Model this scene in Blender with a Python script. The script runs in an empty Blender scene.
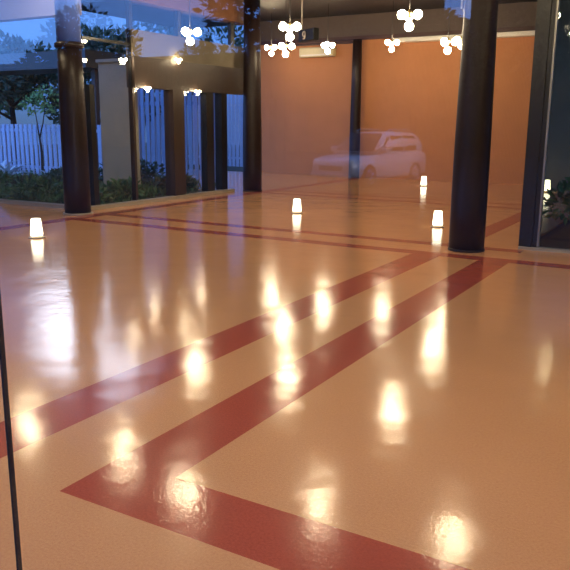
import bpy, bmesh, math, random
from mathutils import Vector, Matrix, Euler
random.seed(7)
scn = bpy.context.scene
COL = scn.collection
R = math.radians

# ------------------------------------------------------------------ materials
def nodes_of(m):
    m.use_nodes = True
    nt = m.node_tree
    return nt, nt.nodes, nt.links

def mat(name, col, rough=.6, metal=0, spec=.5, var=.12, scale=6, bump=0, bscale=30, stretch=(1, 1, 1), coat=0):
    """Principled material with a little procedural colour variation."""
    m = bpy.data.materials.new(name)
    nt, N, L = nodes_of(m)
    b = N['Principled BSDF']
    tc = N.new('ShaderNodeTexCoord'); mp = N.new('ShaderNodeMapping'); mp.inputs['Scale'].default_value = stretch
    L.new(tc.outputs['Object'], mp.inputs['Vector'])
    nz = N.new('ShaderNodeTexNoise'); nz.inputs['Scale'].default_value = scale; nz.inputs['Detail'].default_value = 4
    L.new(mp.outputs['Vector'], nz.inputs['Vector'])
    mx = N.new('ShaderNodeMix'); mx.data_type = 'RGBA'
    mx.inputs['A'].default_value = (*[c*(1-var) for c in col], 1)
    mx.inputs['B'].default_value = (*[min(1, c*(1+var)) for c in col], 1)
    L.new(nz.outputs['Fac'], mx.inputs['Factor'])
    L.new(mx.outputs['Result'], b.inputs['Base Color'])
    b.inputs['Roughness'].default_value = rough
    b.inputs['Metallic'].default_value = metal
    b.inputs['Specular IOR Level'].default_value = spec
    b.inputs['Coat Weight'].default_value = coat
    if bump:
        n2 = N.new('ShaderNodeTexNoise'); n2.inputs['Scale'].default_value = bscale; n2.inputs['Detail'].default_value = 3
        L.new(mp.outputs['Vector'], n2.inputs['Vector'])
        bp = N.new('ShaderNodeBump'); bp.inputs['Strength'].default_value = bump; bp.inputs['Distance'].default_value = .02
        L.new(n2.outputs['Fac'], bp.inputs['Height']); L.new(bp.outputs['Normal'], b.inputs['Normal'])
    return m

def mat_emit(name, col, s):
    m = bpy.data.materials.new(name)
    nt, N, L = nodes_of(m)
    b = N['Principled BSDF']
    b.inputs['Base Color'].default_value = (.8, .8, .8, 1)
    b.inputs['Emission Color'].default_value = (*col, 1)
    b.inputs['Emission Strength'].default_value = s
    return m

def mat_glass(name, tint, r0, boost=1.0):
    """Architectural glass: clear transmission plus an angle-dependent mirror reflection."""
    m = bpy.data.materials.new(name)
    nt, N, L = nodes_of(m)
    N.remove(N['Principled BSDF'])
    out = N['Material Output']
    tr = N.new('ShaderNodeBsdfTransparent'); tr.inputs['Color'].default_value = (*tint, 1)
    gl = N.new('ShaderNodeBsdfGlossy'); gl.inputs['Roughness'].default_value = 0.0
    lw = N.new('ShaderNodeLayerWeight'); lw.inputs['Blend'].default_value = .5
    pw = N.new('ShaderNodeMath'); pw.operation = 'POWER'; pw.inputs[1].default_value = 5
    L.new(lw.outputs['Facing'], pw.inputs[0])
    ma = N.new('ShaderNodeMath'); ma.operation = 'MULTIPLY_ADD'
    ma.inputs[1].default_value = (1-r0)*boost; ma.inputs[2].default_value = r0; ma.use_clamp = True
    L.new(pw.outputs[0], ma.inputs[0])
    mx = N.new('ShaderNodeMixShader')
    L.new(ma.outputs[0], mx.inputs['Fac']); L.new(tr.outputs[0], mx.inputs[1]); L.new(gl.outputs[0], mx.inputs[2])
    L.new(mx.outputs[0], out.inputs['Surface'])
    return m

def mat_floor(name, col, var):
    """Polished, slightly wavy coloured cement: mottled tone, fine grain, mirror-like wax."""
    m = bpy.data.materials.new(name)
    nt, N, L = nodes_of(m)
    b = N['Principled BSDF']
    tc = N.new('ShaderNodeTexCoord')
    n1 = N.new('ShaderNodeTexNoise'); n1.inputs['Scale'].default_value = .9; n1.inputs['Detail'].default_value = 6
    n2 = N.new('ShaderNodeTexNoise'); n2.inputs['Scale'].default_value = 90; n2.inputs['Detail'].default_value = 2
    for n in (n1, n2): L.new(tc.outputs['Object'], n.inputs['Vector'])
    m1 = N.new('ShaderNodeMix'); m1.data_type = 'RGBA'
    m1.inputs['A'].default_value = (*[c*(1-var) for c in col], 1); m1.inputs['B'].default_value = (*[c*(1+var) for c in col], 1)
    L.new(n1.outputs['Fac'], m1.inputs['Factor'])
    m2 = N.new('ShaderNodeMix'); m2.data_type = 'RGBA'; m2.blend_type = 'OVERLAY'; m2.inputs['Factor'].default_value = .25
    L.new(m1.outputs['Result'], m2.inputs['A']); L.new(n2.outputs['Fac'], m2.inputs['B'])
    L.new(m2.outputs['Result'], b.inputs['Base Color'])
    b.inputs['Roughness'].default_value = .13
    b.inputs['IOR'].default_value = 1.5
    b.inputs['Specular IOR Level'].default_value = .5
    w = N.new('ShaderNodeTexNoise'); w.inputs['Scale'].default_value = 2.2; w.inputs['Detail'].default_value = 2
    w2 = N.new('ShaderNodeTexNoise'); w2.inputs['Scale'].default_value = 45; w2.inputs['Detail'].default_value = 2
    for n in (w, w2): L.new(tc.outputs['Object'], n.inputs['Vector'])
    b1 = N.new('ShaderNodeBump'); b1.inputs['Strength'].default_value = .09; b1.inputs['Distance'].default_value = .06
    b2 = N.new('ShaderNodeBump'); b2.inputs['Strength'].default_value = .12; b2.inputs['Distance'].default_value = .004
    L.new(w.outputs['Fac'], b1.inputs['Height']); L.new(w2.outputs['Fac'], b2.inputs['Height'])
    L.new(b1.outputs['Normal'], b2.inputs['Normal']); L.new(b2.outputs['Normal'], b.inputs['Normal'])
    return m

M = {}
M['cream'] = mat_floor('cream cement', (.66, .335, .15), .10)
M['terracotta'] = mat_floor('terracotta cement', (.42, .085, .048), .10)
M['stone'] = mat('grey beige border stone', (.36, .31, .23), .35, var=.12, scale=8)
M['column'] = mat('dark brown lacquer', (.017, .0085, .007), .42, spec=.3, var=.5, scale=5, stretch=(4, 4, .4), bump=.05, bscale=20)
M['post_sky_tint'] = mat('sky reflection blue', (.08, .16, .60), .45, var=.06, scale=3)  # blue of the mirrored sky put into the column top's colour
M['frame'] = mat('near black frame', (.012, .011, .010), .35, var=.3)
M['brownframe'] = mat('dark brown timber', (.035, .02, .014), .5, var=.4, scale=4, stretch=(6, 6, .5))
M['steel'] = mat('grey aluminium', (.35, .34, .31), .35, metal=.8, var=.1)
M['orange'] = mat('orange plaster', (.52, .215, .08), .75, var=.09, scale=2.2, bump=.12, bscale=60)
_nt = M['orange'].node_tree
_w = _nt.nodes.new('ShaderNodeTexWave'); _w.inputs['Scale'].default_value = 9; _w.inputs['Distortion'].default_value = 1.5
_w.bands_direction = 'X'
_tc = [n for n in _nt.nodes if n.type == 'TEX_COORD'][0]; _nt.links.new(_tc.outputs['Object'], _w.inputs['Vector'])
_mx = _nt.nodes.new('ShaderNodeMix'); _mx.data_type = 'RGBA'; _mx.blend_type = 'OVERLAY'; _mx.inputs['Factor'].default_value = .10
_src = [n for n in _nt.nodes if n.type == 'MIX'][0]; _b = _nt.nodes['Principled BSDF']
_nt.links.new(_src.outputs['Result'], _mx.inputs['A']); _nt.links.new(_w.outputs['Color'], _mx.inputs['B']); _nt.links.new(_mx.outputs['Result'], _b.inputs['Base Color'])
M['fascia'] = mat('brown grey fascia', (.095, .066, .052), .7, var=.15, scale=5, stretch=(8, 8, .6))
M['redtrim'] = mat('dark red timber', (.06, .02, .014), .5, var=.3, scale=5)
M['rail'] = mat('white enamel', (.82, .78, .68), .35, var=.03)
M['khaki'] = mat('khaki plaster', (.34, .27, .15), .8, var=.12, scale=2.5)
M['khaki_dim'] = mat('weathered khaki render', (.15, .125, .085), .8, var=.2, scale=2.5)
M['fence_grey'] = mat('blue grey fence paint', (.17, .26, .42), .6, var=.25, scale=2)
M['ceiling'] = mat('dark stained boards', (.018, .015, .016), .5, var=.4, scale=3, stretch=(12, .5, 1), bump=.2, bscale=8)
M['beam'] = mat('brown stained beam', (.20, .085, .04), .5, var=.25, scale=4, stretch=(.5, 6, 6))
M['lilac'] = mat('lilac blue paint', (.30, .33, .66), .6, var=.08, scale=2)
M['soffit'] = mat('white soffit', (.8, .78, .78), .7, var=.05)
M['soil'] = mat('garden soil', (.03, .035, .02), .9, var=.5, scale=5, bump=.6, bscale=8)
M['asphalt'] = mat('asphalt', (.022, .022, .024), .95, spec=.05, var=.3, scale=10, bump=.3, bscale=60)
M['white'] = mat('white fence paint', (.32, .40, .56), .6, var=.08, scale=4)
M['gardenwall'] = mat('grey khaki garden render', (.36, .32, .24), .85, var=.15, scale=2.5, bump=.2, bscale=15)
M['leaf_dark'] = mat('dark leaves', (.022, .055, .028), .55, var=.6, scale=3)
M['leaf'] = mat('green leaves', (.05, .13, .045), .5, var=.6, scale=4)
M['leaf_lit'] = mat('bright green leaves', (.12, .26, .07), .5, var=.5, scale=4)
M['leaf_pale'] = mat('pale blue green leaves', (.42, .52, .55), .5, var=.25, scale=6)
M['bark'] = mat('dark bark', (.03, .023, .018), .9, var=.4, scale=8, stretch=(1, 1, .2), bump=.5)
M['globe'] = mat_emit('frosted warm globe', (1, .80, .50), 82)
M['brass'] = mat('dull brass', (.5, .36, .16), .35, metal=1, var=.1)
M['lantern'] = mat_emit('frosted lantern shade', (1, .90, .62), 4)
M['black'] = mat('black plastic', (.01, .01, .01), .5, var=.2)
M['digit'] = mat('off white lettering', (.75, .68, .62), .6, var=.05)
M['ac'] = mat('cream plastic', (.72, .62, .36), .5, var=.04)
M['rodwhite'] = mat('pale rod', (.62, .58, .52), .4, var=.05)
M['carpaint'] = mat('silver car paint', (.60, .61, .68), .3, metal=.15, var=.02, coat=.6)
M['carglass'] = mat('dark car glass', (.01, .012, .016), .08, var=.1)
M['tyre'] = mat('tyre rubber', (.012, .012, .012), .85, var=.2)
M['chrome'] = mat('alloy', (.7, .7, .72), .25, metal=.9, var=.03)
M['headlamp'] = mat('clear headlamp', (.85, .88, .92), .1, var=.03)
M['tail'] = mat('red lamp', (.35, .02, .015), .2, var=.1)
M['silicone'] = mat('black silicone joint', (.012, .012, .013), .5, var=.2)
M['glass_front'] = mat_glass('front glass', (.98, .98, .98), .05)
M['glass'] = mat_glass('clear glass', (.97, .985, .98), .045)
M['glass_dark'] = mat_glass('smoked glass', (.82, .85, .80), .05)

# ------------------------------------------------------------------ mesh helpers
def add_box(bm, x0, x1, y0, y1, z0, z1, mi=0):
    v = [bm.verts.new((x, y, z)) for z in (z0, z1) for y in (y0, y1) for x in (x0, x1)]
    for f in ((0, 2, 3, 1), (4, 5, 7, 6), (0, 1, 5, 4), (2, 6, 7, 3), (0, 4, 6, 2), (1, 3, 7, 5)):
        bm.faces.new([v[i] for i in f]).material_index = mi

def add_lathe(bm, prof, n=32, o=(0, 0, 0), caps=True):
    """prof = [(r, z), ...] turned about the z axis."""
    rings = []
    for r, z in prof:
        rings.append([bm.verts.new((o[0]+r*math.cos(2*math.pi*k/n), o[1]+r*math.sin(2*math.pi*k/n), o[2]+z)) for k in range(n)])
    for a, b in zip(rings, rings[1:]):
        for k in range(n):
            f = bm.faces.new((a[k], a[(k+1) % n], b[(k+1) % n], b[k])); f.smooth = True
    if caps:
        bm.faces.new(rings[0][::-1]); bm.faces.new(rings[-1])

def add_tube(bm, pts, rad, n=8):
    """A tapering tube along pts; rad is a number or a list."""
    pts = [Vector(p) for p in pts]
    if not isinstance(rad, (list, tuple)): rad = [rad]*len(pts)
    rings = []
    for i, p in enumerate(pts):
        d = (pts[min(i+1, len(pts)-1)] - pts[max(i-1, 0)]).normalized()
        a = d.orthogonal().normalized(); b = d.cross(a)
        if rings:                      # keep the frame from twisting
            pa = prev - d*prev.dot(d)
            if pa.length > 1e-4: a = pa.normalized(); b = d.cross(a)
        prev = a
        rings.append([bm.verts.new(p + rad[i]*(a*math.cos(2*math.pi*k/n) + b*math.sin(2*math.pi*k/n))) for k in range(n)])
    for a, b in zip(rings, rings[1:]):
        for k in range(n):
            f = bm.faces.new((a[k], a[(k+1) % n], b[(k+1) % n], b[k])); f.smooth = True
    bm.faces.new(rings[0][::-1]); bm.faces.new(rings[-1])

def add_sphere(bm, c, r, u=16, v=10):
    m = Matrix.Translation(c)
    res = bmesh.ops.create_uvsphere(bm, u_segments=u, v_segments=v, radius=r, matrix=m)
    for vv in res['verts']:
        for f in vv.link_faces: f.smooth = True

def obj(name, bm, mats, parent=None, loc=None, bevel=0):
    me = bpy.data.meshes.new(name)
    bmesh.ops.recalc_face_normals(bm, faces=bm.faces[:])
    bm.to_mesh(me); bm.free()
    for m in (mats if isinstance(mats, (list, tuple)) else [mats]): me.materials.append(M[m])
    o = bpy.data.objects.new(name, me); COL.objects.link(o)
    if parent: o.parent = parent
    if loc: o.location = loc
    if bevel:
        b = o.modifiers.new('bevel', 'BEVEL'); b.width = bevel; b.segments = 2; b.limit_method = 'ANGLE'
    return o

def boxes(name, bl, mats, parent=None, loc=None, bevel=0):
    bm = bmesh.new()
    for b in bl: add_box(bm, *b)
    return obj(name, bm, mats, parent, loc, bevel)

def struct(o):
    o['kind'] = 'structure'; return o

def thing(name, label, cat, loc=(0, 0, 0), rz=0, group=None):
    o = bpy.data.objects.new(name, None); COL.objects.link(o)
    o.empty_display_size = .2
    o.location = loc; o.rotation_euler = (0, 0, rz)
    return tag(o, label, cat, group)

def tag(o, label, cat, group=None):
    o['label'] = label; o['category'] = cat
    if group: o['group'] = group
    return o

def dup(root, loc, label, rz=0, scale=None):
    r = root.copy(); COL.objects.link(r); r.location = loc; r.rotation_euler = (0, 0, rz); r['label'] = label
    if scale: r.scale = scale
    for ch in list(root.children):
        c = ch.copy(); COL.objects.link(c); c.parent = r
        for g in list(ch.children):
            d = g.copy(); COL.objects.link(d); d.parent = c
    return r

# ------------------------------------------------------------------ the floor
def rects_floor():
    tb = [(-3.0, -2.66, .83, 8.42), (-2.2, -1.86, 1.93, 8.42), (-2.2, 4.0, 1.93, 2.27),   # near bands
          (-8.9, 4.0, 8.18, 8.42), (-8.9, -1.9, 8.92, 9.14),                               # pair under the columns
          (-8.88, -8.62, .83, 19.4), (-2.88, -2.59, 9.14, 13.75),
          (-8.68, -2.59, 13.74, 13.98), (-8.68, -2.59, 14.42, 14.64)]
    xs = sorted({-16.0, 4.0, -9.3, -2.0} | {v for r in tb for v in r[:2]})
    ys = sorted({.83, 9.18, 9.36, 13.7, 19.6} | {v for r in tb for v in r[2:]})
    bm = bmesh.new()
    vs = {}
    def V(x, y):
        if (x, y) not in vs: vs[(x, y)] = bm.verts.new((x, y, 0))
        return vs[(x, y)]
    for x0, x1 in zip(xs, xs[1:]):
        for y0, y1 in zip(ys, ys[1:]):
            cx, cy = (x0+x1)/2, (y0+y1)/2
            if cy > 9.36 and (cx < -9.3) and cy < 13.7: continue        # the courtyard garden
            if cy > 9.36 and cx > -2.0: continue                       # the right-hand garden
            f = bm.faces.new((V(x0, y0), V(x1, y0), V(x1, y1), V(x0, y1)))
            f.material_index = 1 if any(a <= cx <= b and c <= cy <= d for a, b, c, d in tb) else 0
    g = bmesh.ops.extrude_face_region(bm, geom=bm.faces[:])
    bmesh.ops.translate(bm, verts=[e for e in g['geom'] if isinstance(e, bmesh.types.BMVert)], vec=(0, 0, -.1))
    return obj('floor', bm, ['cream', 'terracotta'])
struct(rects_floor())
# stone kerbs under the glass walls
struct(boxes('trim_1', [(-16, -9.3, 9.2, 9.36, 0, .06), (-9.46, -9.3, 9.36, 13.72, 0, .06)], 'stone'))
struct(boxes('trim_2', [(-1.99, 4, 9.2, 9.36, 0, .03)], 'stone'))

# ------------------------------------------------------------------ shell
bm = bmesh.new()
add_box(bm, -9.75, 4, -3.2, 19.9, 4.5, 4.65); add_box(bm, -16, -9.75, -3.2, 9.6, 4.5, 4.65); add_box(bm, -15.5, -9.75, 14.5, 19.9, 4.5, 4.65)  # front overhang and left reach added, out of view, to hold back sky light
struct(obj('ceiling', bm, 'ceiling'))
struct(boxes('wall_back', [(-12.4, -4.05, 19.6, 19.8, 0, 3.86)], 'orange'))
struct(boxes('wall_back_fascia', [(-12.4, -4.05, 19.55, 19.8, 3.90, 4.5)], 'fascia'))
struct(boxes('trim_3', [(-12.4, -4.05, 19.50, 19.8, 3.82, 3.92)], 'redtrim'))
struct(boxes('baseboard_back', [(-12.4, -4.05, 19.58, 19.6, 0, .06)], 'orange'))
struct(boxes('wall_left', [(-16.2, -16, -1.6, 9.36, 0, 4.5)], 'khaki'))
struct(boxes('wall_right', [(4, 4.2, -1.6, 9.36, 0, 4.5)], 'khaki'))
bm = bmesh.new()
pl = [(-1.98, 9.40), (-4.10, 19.6), (-4.0, 19.6), (-1.89, 9.40)]
bot = [bm.verts.new((x, y, 0)) for x, y in pl]; top = [bm.verts.new((x, y, 4.5)) for x, y in pl]
bm.faces.new(bot[::-1]); bm.faces.new(top)
for i in range(4): bm.faces.new((bot[i], bot[(i+1) % 4], top[(i+1) % 4], top[i]))
struct(obj('wall_side', bm, 'brownframe'))

# front glazing between the viewer and the hall: two panes and the dark joint
GY = .80
def window(name, bl, m): return struct(boxes(name, bl, m))
window('window_1', [(-12, -1.046, GY, GY+.012, -.02, 4.5)], 'glass_front')
window('window_2', [(-1.034, 4, GY, GY+.012, -.02, 4.5)], 'glass_front')
struct(boxes('trim_4', [(-1.0418, -1.0382, GY+.001, GY+.011, -.02, 4.5)], 'silicone'))

# courtyard glass wall facing the hall front (wall A, along x)
w = window('window_3', [(-16, -9.62, 9.30, 9.312, .06, 3.26)], 'glass')
boxes('window_mullion', [(-14.5, -14.43, 9.27, 9.34, .06, 3.26)], 'frame', w)
boxes('window_mullion', [(-12.2, -12.13, 9.27, 9.34, .06, 3.26)], 'frame', w)
struct(boxes('trim_6', [(-16, -9.45, 9.22, 9.42, 3.26, 4.5)], 'lilac'))
# courtyard glass wall along y (wall B)
w = window('window_4', [(-9.506, -9.494, 9.42, 10.6, .06, 3.66), (-9.506, -9.494, 10.6, 13.5, .06, 2.14), (-9.506, -9.494, 10.6, 14.4, 3.17, 3.66)], 'glass')
for y0, y1, m, dx in ((9.50, 9.62, 'frame', .06), (10.60, 10.66, 'brownframe', .05), (11.70, 12.05, 'brownframe', .12),
                      (12.86, 13.12, 'frame', .08), (13.40, 13.60, 'frame', .09)):
    boxes('window_mullion', [(-9.5-dx, -9.5+dx, y0, y1, .06, 2.14)], m, w)
boxes('window_mullion', [(-9.53, -9.47, 9.42, 10.6, 2.88, 2.93)], 'frame', w)
boxes('window_mullion', [(-9.54, -9.46, 10.60, 10.68, 2.14, 3.66)], 'frame', w)
boxes('window_mullion', [(-9.54, -9.46, 12.0, 12.1, 3.17, 3.66)], 'frame', w)
boxes('window_mullion', [(-9.54, -9.46, 13.85, 13.98, 3.17, 3.66)], 'frame', w)
struct(boxes('trim_7', [(-9.6, -9.4, 10.62, 14.4, 2.14, 2.70)], 'brownframe'))
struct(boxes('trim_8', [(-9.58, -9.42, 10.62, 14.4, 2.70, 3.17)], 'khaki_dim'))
struct(boxes('trim_9', [(-9.62, -9.36, 9.42, 14.4, 3.66, 4.5)], 'beam'))
# right glass wall
w = window('window_5', [(-1.76, 4, 9.30, 9.312, .03, 4.5)], 'glass_dark')
boxes('window_frame', [(-2.0, -1.84, 9.26, 9.37, .03, 4.5)], 'frame', w)
boxes('window_stile', [(-1.785, -1.76, 9.27, 9.34, .03, 4.5)], 'steel', w, bevel=.004)
boxes('window_frame', [(-1.84, -1.785, 9.28, 9.33, .03, 4.5)], 'frame', w)
boxes('window_mullion', [(-1.30, -1.22, 9.27, 9.34, .03, 4.5)], 'frame', w)
# ground outside
struct(boxes('ground_courtyard', [(-40, -9.46, 9.42, 13.7, -.3, -.02), (-40, -16.0, 13.7, 45, -.3, -.02), (-16, -9.46, 19.8, 45, -.3, -.02)], 'soil'))
struct(boxes('ground_garden', [(-1.97, 8, 9.42, 24, -.3, -.01)], 'soil'))
struct(boxes('ground_driveway', [(-60, 40, -60, .79, -.4, -.15)], 'asphalt'))
# dark end wall of the right-hand garden
struct(boxes('wall_garden', [(-3.9, 6, 18.6, 18.8, 0, 4.5)], 'gardenwall'))

# ------------------------------------------------------------------ columns
def make_column(label, loc, pale_top=None, top=4.5, k=1):
    t = thing('column', label, 'column', loc, group='round columns of the hall')
    bm = bmesh.new()
    zt = pale_top or 4.5
    add_lathe(bm, [(.215, .03), (.215, .5), (.212, 1.2), (.203, 1.9), (.192, 2.65)] + ([(.178, top)] if not pale_top else []), 40)
    obj('shaft', bm, 'column', t)
    t.scale = (k, k, 1)
    bm = bmesh.new(); rb = .245 if pale_top else .222
    add_lathe(bm, [(rb, 0), (rb, .022), (rb-.006, .03)], 40)
    obj('plinth', bm, 'stone' if pale_top else 'column', t)
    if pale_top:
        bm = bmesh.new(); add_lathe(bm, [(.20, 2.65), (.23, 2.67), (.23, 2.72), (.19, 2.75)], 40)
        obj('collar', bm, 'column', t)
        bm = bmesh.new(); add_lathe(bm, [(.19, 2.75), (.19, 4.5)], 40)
        p = obj('upper_shaft', bm, 'post_sky_tint', t); p['label'] = 'upper shaft with sky reflection put into its colour'
    return t
make_column('dark round column with top coloured as a sky reflection at the corner of the glazed courtyard', (-9.12, 8.78, 0), 2.65)
make_column('near black round column on the right, the largest one, beside the glass door frame', (-2.52, 8.78, 0))
make_column('dark brown round column standing left of the orange back wall', (-9.05, 14.07, 0))
make_column('thin far dark column standing against the orange back wall', (-8.93, 19.28, 0), None, 3.8, .72)

# ------------------------------------------------------------------ things on the back wall
t = thing('pelmet_rail', 'long white rail running along the top of the orange wall, right side', 'rail', (-7.95, 19.42, 3.68))
boxes('housing', [(0, 3.86, -.06, .18, 0, .12)], 'rail', t, bevel=.015)
bm = bmesh.new(); add_sphere(bm, (3.87, .02, .05), .07); obj('end_cap', bm, 'rail', t)
t = thing('pelmet_rail', 'thin dark rail along the top of the orange wall, left of the far column', 'rail', (-11.7, 19.5, 3.74))
boxes('housing', [(0, 2.6, -.02, .10, 0, .06)], 'redtrim', t)
t = thing('air_conditioner', 'cream box air conditioner mounted high on the orange back wall', 'air conditioner', (-10.85, 19.38, 3.40))
boxes('housing', [(0, 1.12, 0, .22, 0, .27)], 'ac', t, bevel=.04)
boxes('outlet_flap', [(.08, 1.04, -.008, .0, .03, .07)], 'rail', t)
# hanging sign on a pale rod
t = thing('hanging_sign', 'small dark box sign with a white 9 hanging on a thin pale rod', 'sign', (-7.22, 12.98, 3.05), R(-30))
boxes('box', [(.0, .56, -.06, .06, 0, .22)], 'black', t, bevel=.01)
bm = bmesh.new(); add_tube(bm, [(.03, 0, .22), (.03, 0, 1.45)], .014); obj('rod', bm, 'rodwhite', t)
bm = bmesh.new()
pts = [(.22+.045*math.cos(a), -.066, .135+.045*math.sin(a)) for a in [k*2*math.pi/14 for k in range(15)]]
add_tube(bm, pts, .013, 6)
add_tube(bm, [(.265, -.066, .135), (.262, -.066, .08), (.235, -.066, .05), (.19, -.066, .048)], .013, 6)
obj('digit', bm, 'digit', t)

# ------------------------------------------------------------------ chandeliers
def make_chandelier(label):
    """Bunch of frosted globes: three in a ring and one below, on a rod from the ceiling. Origin = ring centre."""
    t = thing('globe_chandelier', label, 'chandelier', (0, 0, 0), group='globe chandeliers under the ceiling')
    bm = bmesh.new(); add_tube(bm, [(0, 0, .02), (0, 0, .74)], .006); obj('rod', bm, 'frame', t)
    bm = bmesh.new(); add_lathe(bm, [(.03, -.04), (.045, 0), (.03, .05), (.012, .08)], 16); obj('hub', bm, 'brass', t)
    ring = [(.13*math.cos(a), .13*math.sin(a), 0) for a in (R(210), R(330), R(90))] + [(0, 0, -.155)]
    for p in ring:
        bm = bmesh.new()
        q = Vector(p)*.5
        add_tube(bm, [(0, 0, -.01), tuple(q)], .009); obj('arm', bm, 'brass', t)
        bm = bmesh.new(); add_sphere(bm, p, .066); obj('globe', bm, 'globe', t)
    return t
near = 'cluster of white globes hanging above the frame, {}'
spots = [
    (-4.05, 10.5, 3.05, 25, 'bright cluster of white globe lamps high up, left of the large right column'),
    (-8.14, 10.66, 3.05, 60, 'cluster of white globe lamps hanging left, in front of the courtyard glass'),
    (-6.25, 10.86, 3.05, 30, 'cluster of white globe lamps hanging just left of the hanging sign'),
    (-11.0, 18.1, 3.57, 10, 'left one of two white globe clusters overlapping below the sign rod'),
    (-8.1, 13.9, 3.10, 50, 'right one of two white globe clusters overlapping beside the third column'),
    (-8.97, 17.55, 3.50, 80, 'small far cluster of white globes in front of the cream air conditioner'),
    (-7.30, 17.8, 3.50, 30, 'small far cluster of globes at the left end of the white rail'),
    (-4.65, 14.13, 3.05, 45, 'white globe cluster in front of the white rail, left of the right column'),
    (-5.50, 17.7, 3.48, 20, 'white globe cluster half hidden by the left edge of the right column'),
    (-9.85, 8.08, 3.75, 0, near.format('mirrored in the left upper red band')),
    (-7.72, 8.12, 3.75, 40, near.format('mirrored left of the red corner')),
    (-6.06, 7.61, 3.75, 15, near.format('mirrored in the red corner')),
    (-4.21, 8.23, 3.75, 70, near.format('mirrored on the bottom red band')),
    (-2.36, 8.33, 3.75, 35, near.format('mirrored at the bottom right')),
    (-6.4, 3.4, 3.75, 10, near.format('added for floor light, nearest row, left')),  # this and the following clusters are unseen, added to light the near floor
    (-4.2, 3.4, 3.75, 30, near.format('added for floor light, nearest row, second from left')),
    (-2.0, 3.4, 3.75, 50, near.format('added for floor light, nearest row, third from left')),
    (0.6, 3.4, 3.75, 80, near.format('added for floor light, nearest row, right')),
    (-5.4, 1.9, 3.75, 10, near.format('added for floor light, beside the front glass, left')),
    (-3.3, 1.9, 3.75, 40, near.format('added for floor light, beside the front glass, second from left')),
    (-1.2, 1.9, 3.75, 70, near.format('added for floor light, beside the front glass, third from left')),
    (1.0, 1.9, 3.75, 20, near.format('added for floor light, beside the front glass, right')),
    (1.2, 5.4, 3.75, 20, near.format('added for floor light, right of the red bands, nearer')),
    (2.9, 3.4, 3.75, 50, near.format('added for floor light, by the right side wall')),
    (1.2, 7.4, 3.75, 80, near.format('added for floor light, far right before the side window')),
]
ch0 = None
for x, y, z, a, lab in spots:
    if ch0 is None:
        ch0 = make_chandelier(lab); ch0.location = (x, y, z); ch0.rotation_euler = (0, 0, R(a))
    else: dup(ch0, (x, y, z), lab, R(a))
    last = ch0 if (x, y) == spots[0][:2] else [o for o in COL.objects if o.get('label') == lab][-1]
    for c in last.children:                      # each rod reaches the ceiling
        if c.name.startswith('rod'): c.scale.z = (4.5-z)/.74
SMALL = []  # added globes standing in for lamp reflections in the courtyard glass
for y, z, sc, lab in ((10.42, 2.62, .36, 'small globe cluster in place of a reflection in the courtyard glass, above the khaki pier'),
                      (10.90, 2.14, .34, 'tiny globe cluster in place of a glass reflection, under the dark header, above the tall fence'),
                      (12.45, 2.14, .34, 'tiny globe cluster in place of a glass reflection, under the dark header, right of the thick post'),
                      (11.85, 2.72, .34, 'tiny globe cluster in place of a glass reflection, on the dark header top, above the thick post')):
    dup(ch0, (-9.47 if z == 2.62 else -9.34, y, z), lab, R(40), (sc, sc, sc))
    SMALL.append(lab)
for o in list(COL.objects):
    if o.get('label') in SMALL:
        for c in o.children:
            if c.name.startswith('rod'): c.scale.z = 1
g = dup(ch0, (-2.37, 14.0, 3.08), 'small globe cluster added behind the right glass panel', R(20), (.4, .4, .4))  # added globes standing in for golden glints
for c in g.children:
    if c.name.startswith('rod'): c.scale.z = (4.5-3.08)/.4/.74
# pale suspension rod beside the right column
t = tag(obj('suspension_rod', (lambda b: (add_tube(b, [(0, 0, 0), (0, 0, 1.1)], .016), b)[1])(bmesh.new()), 'rodwhite', None, (-3.93, 12.55, 3.4)),
        'thin pale rod hanging from the ceiling left of the right column', 'rod')

# ------------------------------------------------------------------ floor lanterns
def make_lantern(label):
    t = thing('floor_lantern', label, 'lantern', (0, 0, 0), group='glowing lanterns standing on the floor')
    bm = bmesh.new(); add_lathe(bm, [(.105, 0), (.105, .012), (.09, .016)], 28); obj('base', bm, 'stone', t)
    bm = bmesh.new(); add_lathe(bm, [(.076, .03), (.082, .05), (.064, .245), (.058, .255)], 28); obj('shade', bm, 'lantern', t)
    bm = bmesh.new(); add_lathe(bm, [(.05, .016), (.05, .03)], 20); obj('foot', bm, 'brass', t)
    return t
lsp = [(-7.66, 6.62, 0, 1, 'glowing white tapered lantern on the floor at far left'),
       (-6.13, 10.95, 0, .95, 'slim glowing lantern on the middle of the floor beyond the double red band'),
       (-3.5, 10.6, 0, .95, 'glowing lantern on the floor just left of the right column'),
       (-6.26, 17.7, 0, .95, 'small glowing lantern on the floor near the orange back wall'),
       (-3.30, 17.75, 0, 1.1, 'small glowing lantern seen behind the right glass panel')]
l0 = None
for x, y, z, s, lab in lsp:
    if l0 is None: l0 = make_lantern(lab); l0.location = (x, y, z)
    else: dup(l0, (x, y, z), lab, 0, (s, s, s))

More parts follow.
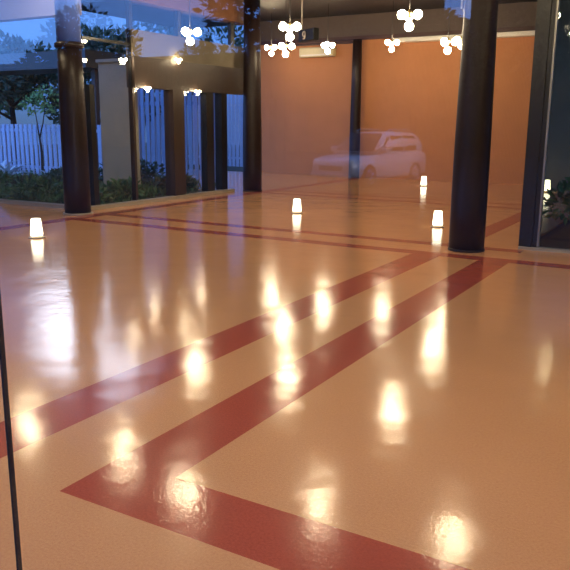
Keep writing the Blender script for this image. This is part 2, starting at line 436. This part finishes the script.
# ------------------------------------------------------------------ planting
def leaf_mesh(name, n, size, fn, aspect=.45, mats='leaf'):
    """n single folded leaves; fn(i) gives the position of each and its outward direction."""
    vs, fs = [], []
    for i in range(n):
        p, d = fn(i)
        d = (Vector(d) + Vector((random.gauss(0, .6), random.gauss(0, .6), random.gauss(0, .6)))).normalized()
        u = d.orthogonal().normalized(); u.rotate(Matrix.Rotation(random.uniform(0, 6.28), 3, d))
        s = size*random.uniform(.6, 1.4)
        nrm = d.cross(u)
        k = len(vs); p = Vector(p)
        vs += [p, p + d*s*.45 + u*s*aspect*.5 + nrm*s*.06, p + d*s, p + d*s*.45 - u*s*aspect*.5 + nrm*s*.06, p + d*s*.5 - nrm*s*.05]
        fs += [(k, k+1, k+4), (k+1, k+2, k+4), (k+2, k+3, k+4), (k+3, k, k+4)]
    me = bpy.data.meshes.new(name); me.from_pydata([tuple(v) for v in vs], [], fs)
    me.materials.append(M[mats]); me.update()
    return me

def blob(cent, rad, lumps):
    """random points over a lumpy crown: lumps = list of (centre, radius)."""
    def fn(i):
        c, r = random.choice(lumps)
        d = Vector((random.gauss(0, 1), random.gauss(0, 1), random.gauss(0, 1))).normalized()
        p = Vector(c) + Vector((d.x*r[0], d.y*r[1], d.z*r[2]))*random.uniform(.55, 1)
        return p, d
    return fn

def link(name, me, parent=None):
    o = bpy.data.objects.new(name, me); COL.objects.link(o)
    if parent: o.parent = parent
    return o

def make_shrub(label, loc, w, h, n, size, m, group='low shrubs in the courtyard bed'):
    t = thing('shrub', label, 'shrub', loc, random.uniform(0, 6), group)
    lum = [((random.uniform(-w*.5, w*.5), random.uniform(-w*.35, w*.35), h*random.uniform(.35, .62)), (w*.42, w*.36, h*.38)) for _ in range(6)]
    link('foliage', leaf_mesh('foliage', n, size, blob(None, None, lum), .5, m), t)
    bm = bmesh.new()
    for k in range(5):
        a = random.uniform(0, 6.28)
        add_tube(bm, [(0, 0, 0), (math.cos(a)*w*.2, math.sin(a)*w*.2, h*.45)], [.02, .008], 6)
    obj('stems', bm, 'bark', t)
    return t

def make_tree(name, label, loc, h, crown, n, size, m, group, trunk_r=.16):
    t = thing(name, label, 'tree', loc, random.uniform(0, 6), group)
    th = h*.45
    lum = []
    bm = bmesh.new()
    add_tube(bm, [(0, 0, -.02), (.05, .03, th*.5), (.0, .05, th), (.05, 0, h*.8)], [trunk_r, trunk_r*.8, trunk_r*.62, trunk_r*.2], 10)
    for k in range(9):
        a = k*2.4; z = h*random.uniform(.42, .85); rr = crown*random.uniform(.45, .8)
        c = (math.cos(a)*rr, math.sin(a)*rr, z)
        add_tube(bm, [(0, .03, z*.72), (c[0]*.5, c[1]*.5, z*.9), c], [trunk_r*.4, trunk_r*.25, trunk_r*.08], 6)
        lum.append((c, (crown*.45, crown*.45, h*.14)))
    lum.append(((0, 0, h*.88), (crown*.5, crown*.5, h*.13)))
    link('crown', leaf_mesh('crown', n, size, blob(None, None, lum), .5, m), t)
    obj('trunk', bm, 'bark', t)
    return t

# ground cover under the shrubs, uncountable
def gc(i):
    if random.random() < .55: x, y = random.uniform(-16, -9.75), random.uniform(9.5, 12.2)
    else: x, y = random.uniform(-20, -9.75), random.uniform(9.5, 14.0)
    return (x, y, -.02 + random.uniform(0, .12)), (0, 0, 1)
o = link('ground_cover', leaf_mesh('ground_cover', 9000, .16, gc, .3, 'leaf'))
o['kind'] = 'stuff'; tag(o, 'low dark green ground cover filling the courtyard bed behind the glass', 'plants')

sh = [(-10.05, 9.9, .65, .34, 'leaf', 'low green shrub right behind the courtyard glass, right of the corner column'),
      (-9.98, 10.85, .6, .38, 'leaf', 'low green shrub in the courtyard in front of the khaki pier'),
      (-10.0, 12.45, .7, .42, 'leaf_dark', 'dark low shrub in the courtyard by the thick brown post'),
      (-11.8, 13.2, 1.0, .75, 'leaf_dark', 'dark leafy shrub at the foot of the tall blue grey fence'),
      (-11.3, 9.95, .75, .42, 'leaf', 'green shrub behind the courtyard glass, just left of the corner column'),
      (-12.3, 10.6, .9, .42, 'leaf_dark', 'dark shrub at the left edge of the courtyard bed'),
      (-12.9, 12.2, .9, .46, 'leaf_dark', 'dark shrub below the white fence, left of the corner column'),
      (-14.3, 11.2, 1.0, .40, 'leaf', 'green shrub below the white fence at far left')]
for x, y, w_, h_, m, lab in sh: make_shrub(lab, (x, y, -.02), w_, h_, 900, .13, m)

# pale arching plants in front of the white fence
def make_spiky(label, loc, n=30, ln=1.0, m='leaf_pale'):
    t = thing('arching_plant', label, 'plant', loc, random.uniform(0, 6), 'pale arching plants before the white fence')
    for k in range(n):
        a = random.uniform(0, 6.28); up = random.uniform(.35, 1.2); l = ln*random.uniform(.7, 1.1)
        vs = []
        bm = bmesh.new(); prev = None
        for s in range(7):
            f = s/6
            r_ = l*f*math.cos(up*(1-.2*f)); z = l*(f*math.sin(up) - .45*f*f)
            p = Vector((math.cos(a)*r_, math.sin(a)*r_, .04+max(z, 0)))
            wv = Vector((-math.sin(a), math.cos(a), 0))*(.045*(1-f)**.6+.003)
            cur = (bm.verts.new(p+wv), bm.verts.new(p-Vector((0, 0, .012))), bm.verts.new(p-wv))
            if prev:
                bm.faces.new((prev[0], cur[0], cur[1], prev[1])); bm.faces.new((prev[1], cur[1], cur[2], prev[2]))
            prev = cur
        obj('leaf_blade', bm, m, t)
    return t
s0 = make_spiky('pale blue arching plant before the white fence at the far left edge', (-16.9, 13.5, -.02))
dup(s0, (-16.1, 13.1, -.02), 'pale blue arching plant before the white fence, next to the sapling', 1.7)
dup(s0, (-14.6, 13.2, -.02), 'small pale arching plant low before the fence near the corner column', 3.9, (.8, .8, .8))

# sapling in front of the fence
t = thing('sapling', 'thin dark bare sapling forking in front of the white fence', 'tree', (-15.75, 13.95, -.02))
bm = bmesh.new()
add_tube(bm, [(0, 0, 0), (.02, 0, .7), (-.03, 0, 1.15)], [.04, .032, .025], 8)
add_tube(bm, [(-.03, 0, 1.1), (-.2, .1, 1.5), (-.28, .1, 2.0)], [.022, .016, .006], 6)
add_tube(bm, [(-.03, 0, 1.1), (.18, -.05, 1.45), (.3, 0, 2.1)], [.024, .016, .006], 6)
obj('trunk', bm, 'bark', t)
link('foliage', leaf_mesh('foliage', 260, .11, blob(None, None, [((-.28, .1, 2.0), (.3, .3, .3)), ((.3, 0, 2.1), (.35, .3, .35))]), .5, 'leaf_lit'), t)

# ------------------------------------------------------------------ fence and garden pier
def make_fence(label, x0, x1, y, h, pitch, wd, rails, m='white'):
    t = thing('picket_fence', label, 'fence', (x0, y, -.02), 0, 'picket fences behind the courtyard')
    bm = bmesh.new(); x = 0
    while x < x1-x0:
        hh = h+random.uniform(-.01, .01)
        add_box(bm, x, x+wd, -.012, .012, .05, hh); x += pitch
    obj('pickets', bm, m, t)
    for z in rails: boxes('rail', [(0, x1-x0, .012, .05, z, z+.08)], m, t)
    k = 0
    while k <= (x1-x0)/2.4:
        boxes('post', [(k*2.4, k*2.4+.09, .05, .13, 0, h)], m, t); k += 1
    return t
make_fence('low white picket fence at far left beyond the courtyard', -22.5, -12.9, 14.3, 1.46, .185, .115, (.25, 1.26))
make_fence('tall blue grey picket fence right of the khaki pier beyond the courtyard', -12.66, -10.1, 14.3, 2.35, .165, .105, (.3, 1.95), 'fence_grey')
t = thing('garden_pier', 'broad grey khaki rendered pier in the courtyard, right of the corner column', 'wall', (-10.72, 11.6, -.02))
boxes('shaft', [(-.42, .42, -.12, .12, 0, 2.72)], 'gardenwall', t, bevel=.02)
boxes('capping', [(-.45, .45, -.15, .15, 2.72, 2.78)], 'gardenwall', t)

make_fence('white picket fence closing the gap left of the third column', -18.5, -12.5, 21.5, 2.5, .16, .12, (.3, 2.1))
t = thing('garden_shelter', 'dark low shelter roof above the white fence at far left', 'shelter', (-25, 15.4, -.02))
boxes('roof', [(0, 9.6, 0, 1.6, 3.02, 3.5)], 'frame', t)
for x in (.3, 9.2): boxes('post', [(x, x+.14, .6, .74, 0, 3.02)], 'brownframe', t)
# trees beyond the fence
make_tree('dense_tree', 'dark bushy tree rising behind the low white fence at far left', (-23.5, 19.5, -.02), 4.6, 2.2, 3800, .26, 'leaf_dark', 'trees beyond the fence')
make_tree('dense_tree', 'dark bushy tree behind the low white fence, beside the corner column', (-18.4, 19.3, -.02), 4.6, 1.9, 3600, .25, 'leaf_dark', 'trees beyond the fence')
make_tree('dense_tree', 'dark tall tree behind the khaki pier and the tall fence', (-19.5, 25.0, -.02), 6.6, 2.2, 3000, .26, 'leaf_dark', 'trees beyond the fence')
make_tree('dense_tree', 'green tree far left behind the other trees', (-29.5, 22.0, -.02), 4.9, 2.8, 3000, .3, 'leaf', 'trees beyond the fence')
make_tree('dense_tree', 'dark tree behind the tall blue grey fence', (-13.2, 26.5, -.02), 5.0, 2.2, 2600, .28, 'leaf_dark', 'trees beyond the fence')
# right-hand garden plants
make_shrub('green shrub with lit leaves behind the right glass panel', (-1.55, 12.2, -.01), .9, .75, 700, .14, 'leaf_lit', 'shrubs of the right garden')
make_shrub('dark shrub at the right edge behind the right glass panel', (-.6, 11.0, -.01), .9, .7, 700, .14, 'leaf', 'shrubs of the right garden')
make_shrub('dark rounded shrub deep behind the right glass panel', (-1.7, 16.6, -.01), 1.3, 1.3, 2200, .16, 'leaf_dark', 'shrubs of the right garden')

# ------------------------------------------------------------------ outside behind the viewer: parked car and trees, seen mirrored in the front glass
def make_car(label, loc, rz):
    t = thing('car', label, 'car', loc, rz)
    W = .86
    def loft(sections, m, name, parent):
        """sections: list of (x, [(y, z), ...]) closed rings"""
        bm = bmesh.new(); rings = []
        for x, pr in sections: rings.append([bm.verts.new((x, y, z)) for y, z in pr])
        n = len(rings[0])
        for a, b in zip(rings, rings[1:]):
            for k in range(n): bm.faces.new((a[k], a[(k+1) % n], b[(k+1) % n], b[k])).smooth = True
        bm.faces.new(rings[0][::-1]); bm.faces.new(rings[-1])
        return obj(name, bm, m, parent)
    def ring(w, z0, z1, tw=None):
        tw = tw or w*.95
        return [(-w*.94, z0), (-w, z0+.12), (-w, (z0+z1)/2+.05), (-tw, z1-.03), (-tw*.8, z1), (tw*.8, z1), (tw, z1-.03), (w, (z0+z1)/2+.05), (w, z0+.12), (w*.94, z0)]
    # front is +x
    body = loft([(-2.08, ring(.74, .45, .88)), (-2.02, ring(.82, .32, .98)), (-1.6, ring(W, .27, 1.02)), (-.6, ring(W, .25, 1.0)),
                 (.55, ring(W, .25, .99)), (.95, ring(W, .26, .96)), (1.6, ring(.84, .28, .90)), (1.95, ring(.78, .32, .80)), (2.08, ring(.66, .40, .66))], 'carpaint', 'body', t)
    loft([(-1.98, ring(.70, .96, 1.02, .62)), (-1.78, ring(.76, .96, 1.50, .60)), (-1.5, ring(.77, .96, 1.60, .61)), (-.5, ring(.78, .96, 1.63, .62)),
          (.2, ring(.78, .95, 1.58, .60)), (.95, ring(.76, .94, .99, .66))], 'carpaint', 'cabin', t)
    for s in (-1, 1):
        for x0, x1, xa, xb in ((-1.42, -.72, -1.36, -.72), (-.62, .05, -.62, .0), (.12, .62, .12, .2)):
            bm = bmesh.new()
            y0, y1 = s*.785, s*.685
            v = [bm.verts.new(p) for p in ((x0, y0, 1.06), (x1, y0, 1.06), (xb, y1, 1.5 if xb < .15 else 1.45), (xa, y1, 1.5))]
            v2 = [bm.verts.new(Vector(p.co) + Vector((0, s*.02, .004))) for p in v]
            bm.faces.new(v); bm.faces.new(v2[::-1])
            for i in range(4): bm.faces.new((v[i], v[(i+1) % 4], v2[(i+1) % 4], v2[i]))
            obj('side_window', bm, 'carglass', t)
        bm = bmesh.new(); add_tube(bm, [(-1.5, s*.56, 1.63), (-1.3, s*.56, 1.68), (-.2, s*.56, 1.69), (.05, s*.56, 1.62)], .02); obj('roof_rail', bm, 'chrome', t)
        boxes('door_mirror', [(.55, .72, s*.95-.09, s*.95+.09, 1.03, 1.17)], 'carpaint', t, bevel=.03)
        bm = bmesh.new(); add_sphere(bm, (1.9, s*.62, .72), .14); obj('headlamp', bm, 'headlamp', t)
        boxes('tail_lamp', [(-2.07, -1.95, s*.70-.09, s*.70+.09, .75, 1.05)], 'tail', t, bevel=.02)
        for x in (-1.28, 1.30):
            bm = bmesh.new(); add_lathe(bm, [(.20, -.11), (.33, -.11), (.345, -.06), (.345, .08), (.33, .11), (.20, .11)], 32)
            bmesh.ops.rotate(bm, verts=bm.verts, matrix=Matrix.Rotation(R(90), 3, 'X'))
            bmesh.ops.translate(bm, verts=bm.verts, vec=(x, s*.77, .345))
            wh = obj('wheel', bm, 'tyre', t)
            bm = bmesh.new()
            for k in range(5):
                a = k*2*math.pi/5
                add_tube(bm, [(x, s*.885, .345), (x+.2*math.cos(a), s*.89, .345+.2*math.sin(a))], [.05, .03], 6)
            add_tube(bm, [(x+.21*math.cos(a), s*.885, .345+.21*math.sin(a)) for a in [k*2*math.pi/24 for k in range(25)]], .022, 6)
            obj('alloy_rim', bm, 'chrome', wh)
    bm = bmesh.new()
    v = [bm.verts.new(p) for p in ((.88, -.66, 1.03), (.88, .66, 1.03), (.26, .56, 1.55), (.26, -.56, 1.55))]
    v2 = [bm.verts.new(p.co + Vector((.03, 0, .03))) for p in v]
    bm.faces.new(v); bm.faces.new(v2[::-1])
    for i in range(4): bm.faces.new((v[i], v[(i+1) % 4], v2[(i+1) % 4], v2[i]))
    obj('windscreen', bm, 'carglass', t)
    boxes('grille', [(2.0, 2.10, -.42, .42, .52, .66)], 'black', t, bevel=.02)
    boxes('bumper', [(1.98, 2.12, -.70, .70, .34, .46)], 'carpaint', t, bevel=.03)
    return t
car = make_car('silver sport utility car parked outside, seen mirrored over the orange wall', (-8.35, -17.5, -.15), math.atan2(.90, -.16))
car.scale = (.9, .9, .9)
t = thing('added_lamp', 'added lamp on a tall pole, out of view, shining on the parked car', 'added lamp', (3.2, -12, -.15))  # added out of view to brighten the car's mirror image
bm = bmesh.new(); add_tube(bm, [(0, 0, 0), (0, 0, 3), (0, 0, 6.2)], [.09, .07, .05], 12); obj('pole', bm, 'steel', t)
bm = bmesh.new(); add_tube(bm, [(0, 0, 6.1), (-.5, -.2, 6.35), (-1.0, -.45, 6.4)], .035); obj('arm', bm, 'steel', t)
boxes('lamp_head', [(-1.45, -.9, -.58, -.32, 6.36, 6.46)], 'steel', t, bevel=.02)
ld = bpy.data.lights.new('added_light', 'SPOT'); ld.energy = 10000; ld.spot_size = R(26); ld.spot_blend = .5; ld.color = (.86, .86, 1.0); ld.shadow_soft_size = .12
lo = bpy.data.objects.new('added_light', ld); COL.objects.link(lo); lo.parent = t; lo.location = (-1.2, -.45, 6.3)
lo.rotation_euler = (Vector((-8.35, -17.3, .55)) - Vector((2.0, -12.45, 6.15))).to_track_quat('-Z', 'Y').to_euler()
# long dark buildings across the driveway, with a gap of sky between two of them
def make_block(label, x0, x1, y, h, d=5):
    t = thing('building', label, 'building', (x0, y, -.15), 0, 'dark buildings across the driveway')
    boxes('wall', [(0, x1-x0, -d, 0, 0, h)], 'asphalt', t)
    boxes('roof', [(-.3, x1-x0+.3, -d-.3, .4, h, h+.25)], 'frame', t)
    n = int((x1-x0)/3.2)
    for k in range(n): boxes('window', [(k*3.2+.9, k*3.2+2.1, -.05, .03, 1.0, 2.3)], 'carglass', t)
    return t
make_block('low dark building mirrored behind the corner column', -70, -24.2, -38, 5.7)
make_block('tall dark building mirrored behind the hanging sign', -23.6, -15.0, -38, 9.4)
make_block('mid height dark building mirrored left of the large column', -14.6, -12.4, -38, 6.9)
make_block('tall dark building mirrored behind the large right column', -11.9, 30, -38, 11.0)

bt = make_tree('dense_tree', 'broad dark tree mirrored above the middle of the glass', (-17.5, -28, -.15), 9.0, 3.6, 3600, .42, 'leaf_dark', 'trees across the driveway', .25)
for x, y, s, lab in ((-24.6, -31, .62, 'low dark tree mirrored beside the third column'), (-30.2, -28.5, .85, 'tall dark tree mirrored right of the corner column'),
                     (-36.0, -33.5, .50, 'low dark tree mirrored behind the corner column'), (-42.0, -29, .58, 'low dark tree mirrored at the left edge'),
                     (-12.4, -33.6, .78, 'slim dark tree mirrored in the gap between the two tall buildings'),
                     (-3.5, -28, 1.15, 'tall dark tree mirrored at the right edge')):
    dup(bt, (x, y, -.15), lab, random.uniform(0, 6), (s, s, s))

# ------------------------------------------------------------------ sky at dusk
w = bpy.data.worlds.new('dusk'); scn.world = w
w.use_nodes = True
nt = w.node_tree; N = nt.nodes; L = nt.links
bg = N['Background']
tc = N.new('ShaderNodeTexCoord')
sep = N.new('ShaderNodeSeparateXYZ'); L.new(tc.outputs['Generated'], sep.inputs[0])
def ramp(stops):
    r = N.new('ShaderNodeValToRGB'); e = r.color_ramp.elements
    e[0].position, e[0].color = stops[0][0], (*stops[0][1], 1)
    e[1].position, e[1].color = stops[-1][0], (*stops[-1][1], 1)
    for p, c in stops[1:-1]:
        k = e.new(p); k.color = (*c, 1)
    return r
# deep blue dusk sky by elevation (z = sin of elevation)
r1 = ramp([(0.0, (.10, .20, .45)), (.06, (.11, .31, .88)), (.24, (.13, .28, .85)), (.6, (.15, .30, .85)), (1.0, (.16, .32, .85))])
L.new(sep.outputs['Z'], r1.inputs[0])
# unseen bright patch added to the left sky, shaped for its floor reflection
dot = N.new('ShaderNodeVectorMath'); dot.operation = 'DOT_PRODUCT'; dot.inputs[1].default_value = (-.711, .703, 0)
L.new(tc.outputs['Generated'], dot.inputs[0])
pd = N.new('ShaderNodeVectorMath'); pd.operation = 'DOT_PRODUCT'; pd.inputs[1].default_value = (.703, .711, 0)
L.new(tc.outputs['Generated'], pd.inputs[0])
pa = N.new('ShaderNodeMath'); pa.operation = 'ABSOLUTE'; L.new(pd.outputs['Value'], pa.inputs[0])
pr = N.new('ShaderNodeMapRange'); pr.inputs['From Min'].default_value = .088; pr.inputs['From Max'].default_value = .045
L.new(pa.outputs[0], pr.inputs['Value'])
fr = N.new('ShaderNodeMath'); fr.operation = 'GREATER_THAN'; fr.inputs[1].default_value = .3; L.new(dot.outputs['Value'], fr.inputs[0])
mr = N.new('ShaderNodeMath'); mr.operation = 'MULTIPLY'; L.new(pr.outputs[0], mr.inputs[0]); L.new(fr.outputs[0], mr.inputs[1])
me_ = N.new('ShaderNodeValToRGB'); e = me_.color_ramp.elements
e[0].position = .215; e[0].color = (0, 0, 0, 1); e[1].position = .35; e[1].color = (0, 0, 0, 1)
k = e.new(.24); k.color = (1, 1, 1, 1); k = e.new(.315); k.color = (1, 1, 1, 1)
L.new(sep.outputs['Z'], me_.inputs[0])
cn = N.new('ShaderNodeTexNoise'); cn.inputs['Scale'].default_value = 5; cn.inputs['Detail'].default_value = 4
L.new(tc.outputs['Generated'], cn.inputs['Vector'])
mu = N.new('ShaderNodeMath'); mu.operation = 'MULTIPLY'; L.new(mr.outputs[0], mu.inputs[0]); L.new(me_.outputs['Color'], mu.inputs[1])
mu2 = N.new('ShaderNodeMath'); mu2.operation = 'MULTIPLY'; L.new(mu.outputs[0], mu2.inputs[0])
cr = N.new('ShaderNodeMapRange'); cr.inputs['From Min'].default_value = .3; cr.inputs['From Max'].default_value = .7; cr.inputs['To Min'].default_value = .5
L.new(cn.outputs['Fac'], cr.inputs['Value']); L.new(cr.outputs[0], mu2.inputs[1])
# the sky behind the viewer is still brighter
bk = N.new('ShaderNodeMapRange'); bk.inputs['From Min'].default_value = .25; bk.inputs['From Max'].default_value = -.45
bk.inputs['To Min'].default_value = 1.0; bk.inputs['To Max'].default_value = 5.0
L.new(sep.outputs['Y'], bk.inputs['Value'])
sc_ = N.new('ShaderNodeVectorMath'); sc_.operation = 'SCALE'; L.new(r1.outputs['Color'], sc_.inputs[0]); L.new(bk.outputs[0], sc_.inputs['Scale'])
cl = N.new('ShaderNodeVectorMath'); cl.operation = 'SCALE'; cl.inputs[0].default_value = (8.5, 8.9, 10.2); L.new(mu2.outputs[0], cl.inputs['Scale'])
ad = N.new('ShaderNodeVectorMath'); ad.operation = 'ADD'; L.new(sc_.outputs[0], ad.inputs[0]); L.new(cl.outputs[0], ad.inputs[1])
L.new(ad.outputs[0], bg.inputs['Color']); bg.inputs['Strength'].default_value = 1.0

# ------------------------------------------------------------------ camera
cam = bpy.data.cameras.new('camera'); co = bpy.data.objects.new('camera', cam); COL.objects.link(co)
F_PX, PITCH, ROLL, YAW = 727.736, -.217693, .0076695, -.526021
cam.sensor_fit = 'HORIZONTAL'; cam.sensor_width = 36; cam.lens = F_PX/570*36
f = Vector((math.cos(PITCH)*math.sin(YAW), math.cos(PITCH)*math.cos(YAW), math.sin(PITCH)))
r = Vector((math.cos(YAW), -math.sin(YAW), 0)); u = r.cross(f)
r2 = r*math.cos(ROLL)+u*math.sin(ROLL); u2 = -r*math.sin(ROLL)+u*math.cos(ROLL)
co.matrix_world = Matrix(((r2.x, u2.x, -f.x, 0), (r2.y, u2.y, -f.y, 0), (r2.z, u2.z, -f.z, 1.5), (0, 0, 0, 1)))
cam.clip_start = .02; cam.clip_end = 300
scn.camera = co

scn.view_settings.view_transform = 'Standard'; scn.view_settings.look = 'None'
scn.view_settings.gamma = 1; scn.view_settings.use_curve_mapping = False
scn.view_settings.exposure = 0.12
scn.cycles.max_bounces = 10; scn.cycles.transparent_max_bounces = 24; scn.cycles.glossy_bounces = 6
scn.cycles.sample_clamp_indirect = 12
scn.cycles.use_denoising = True
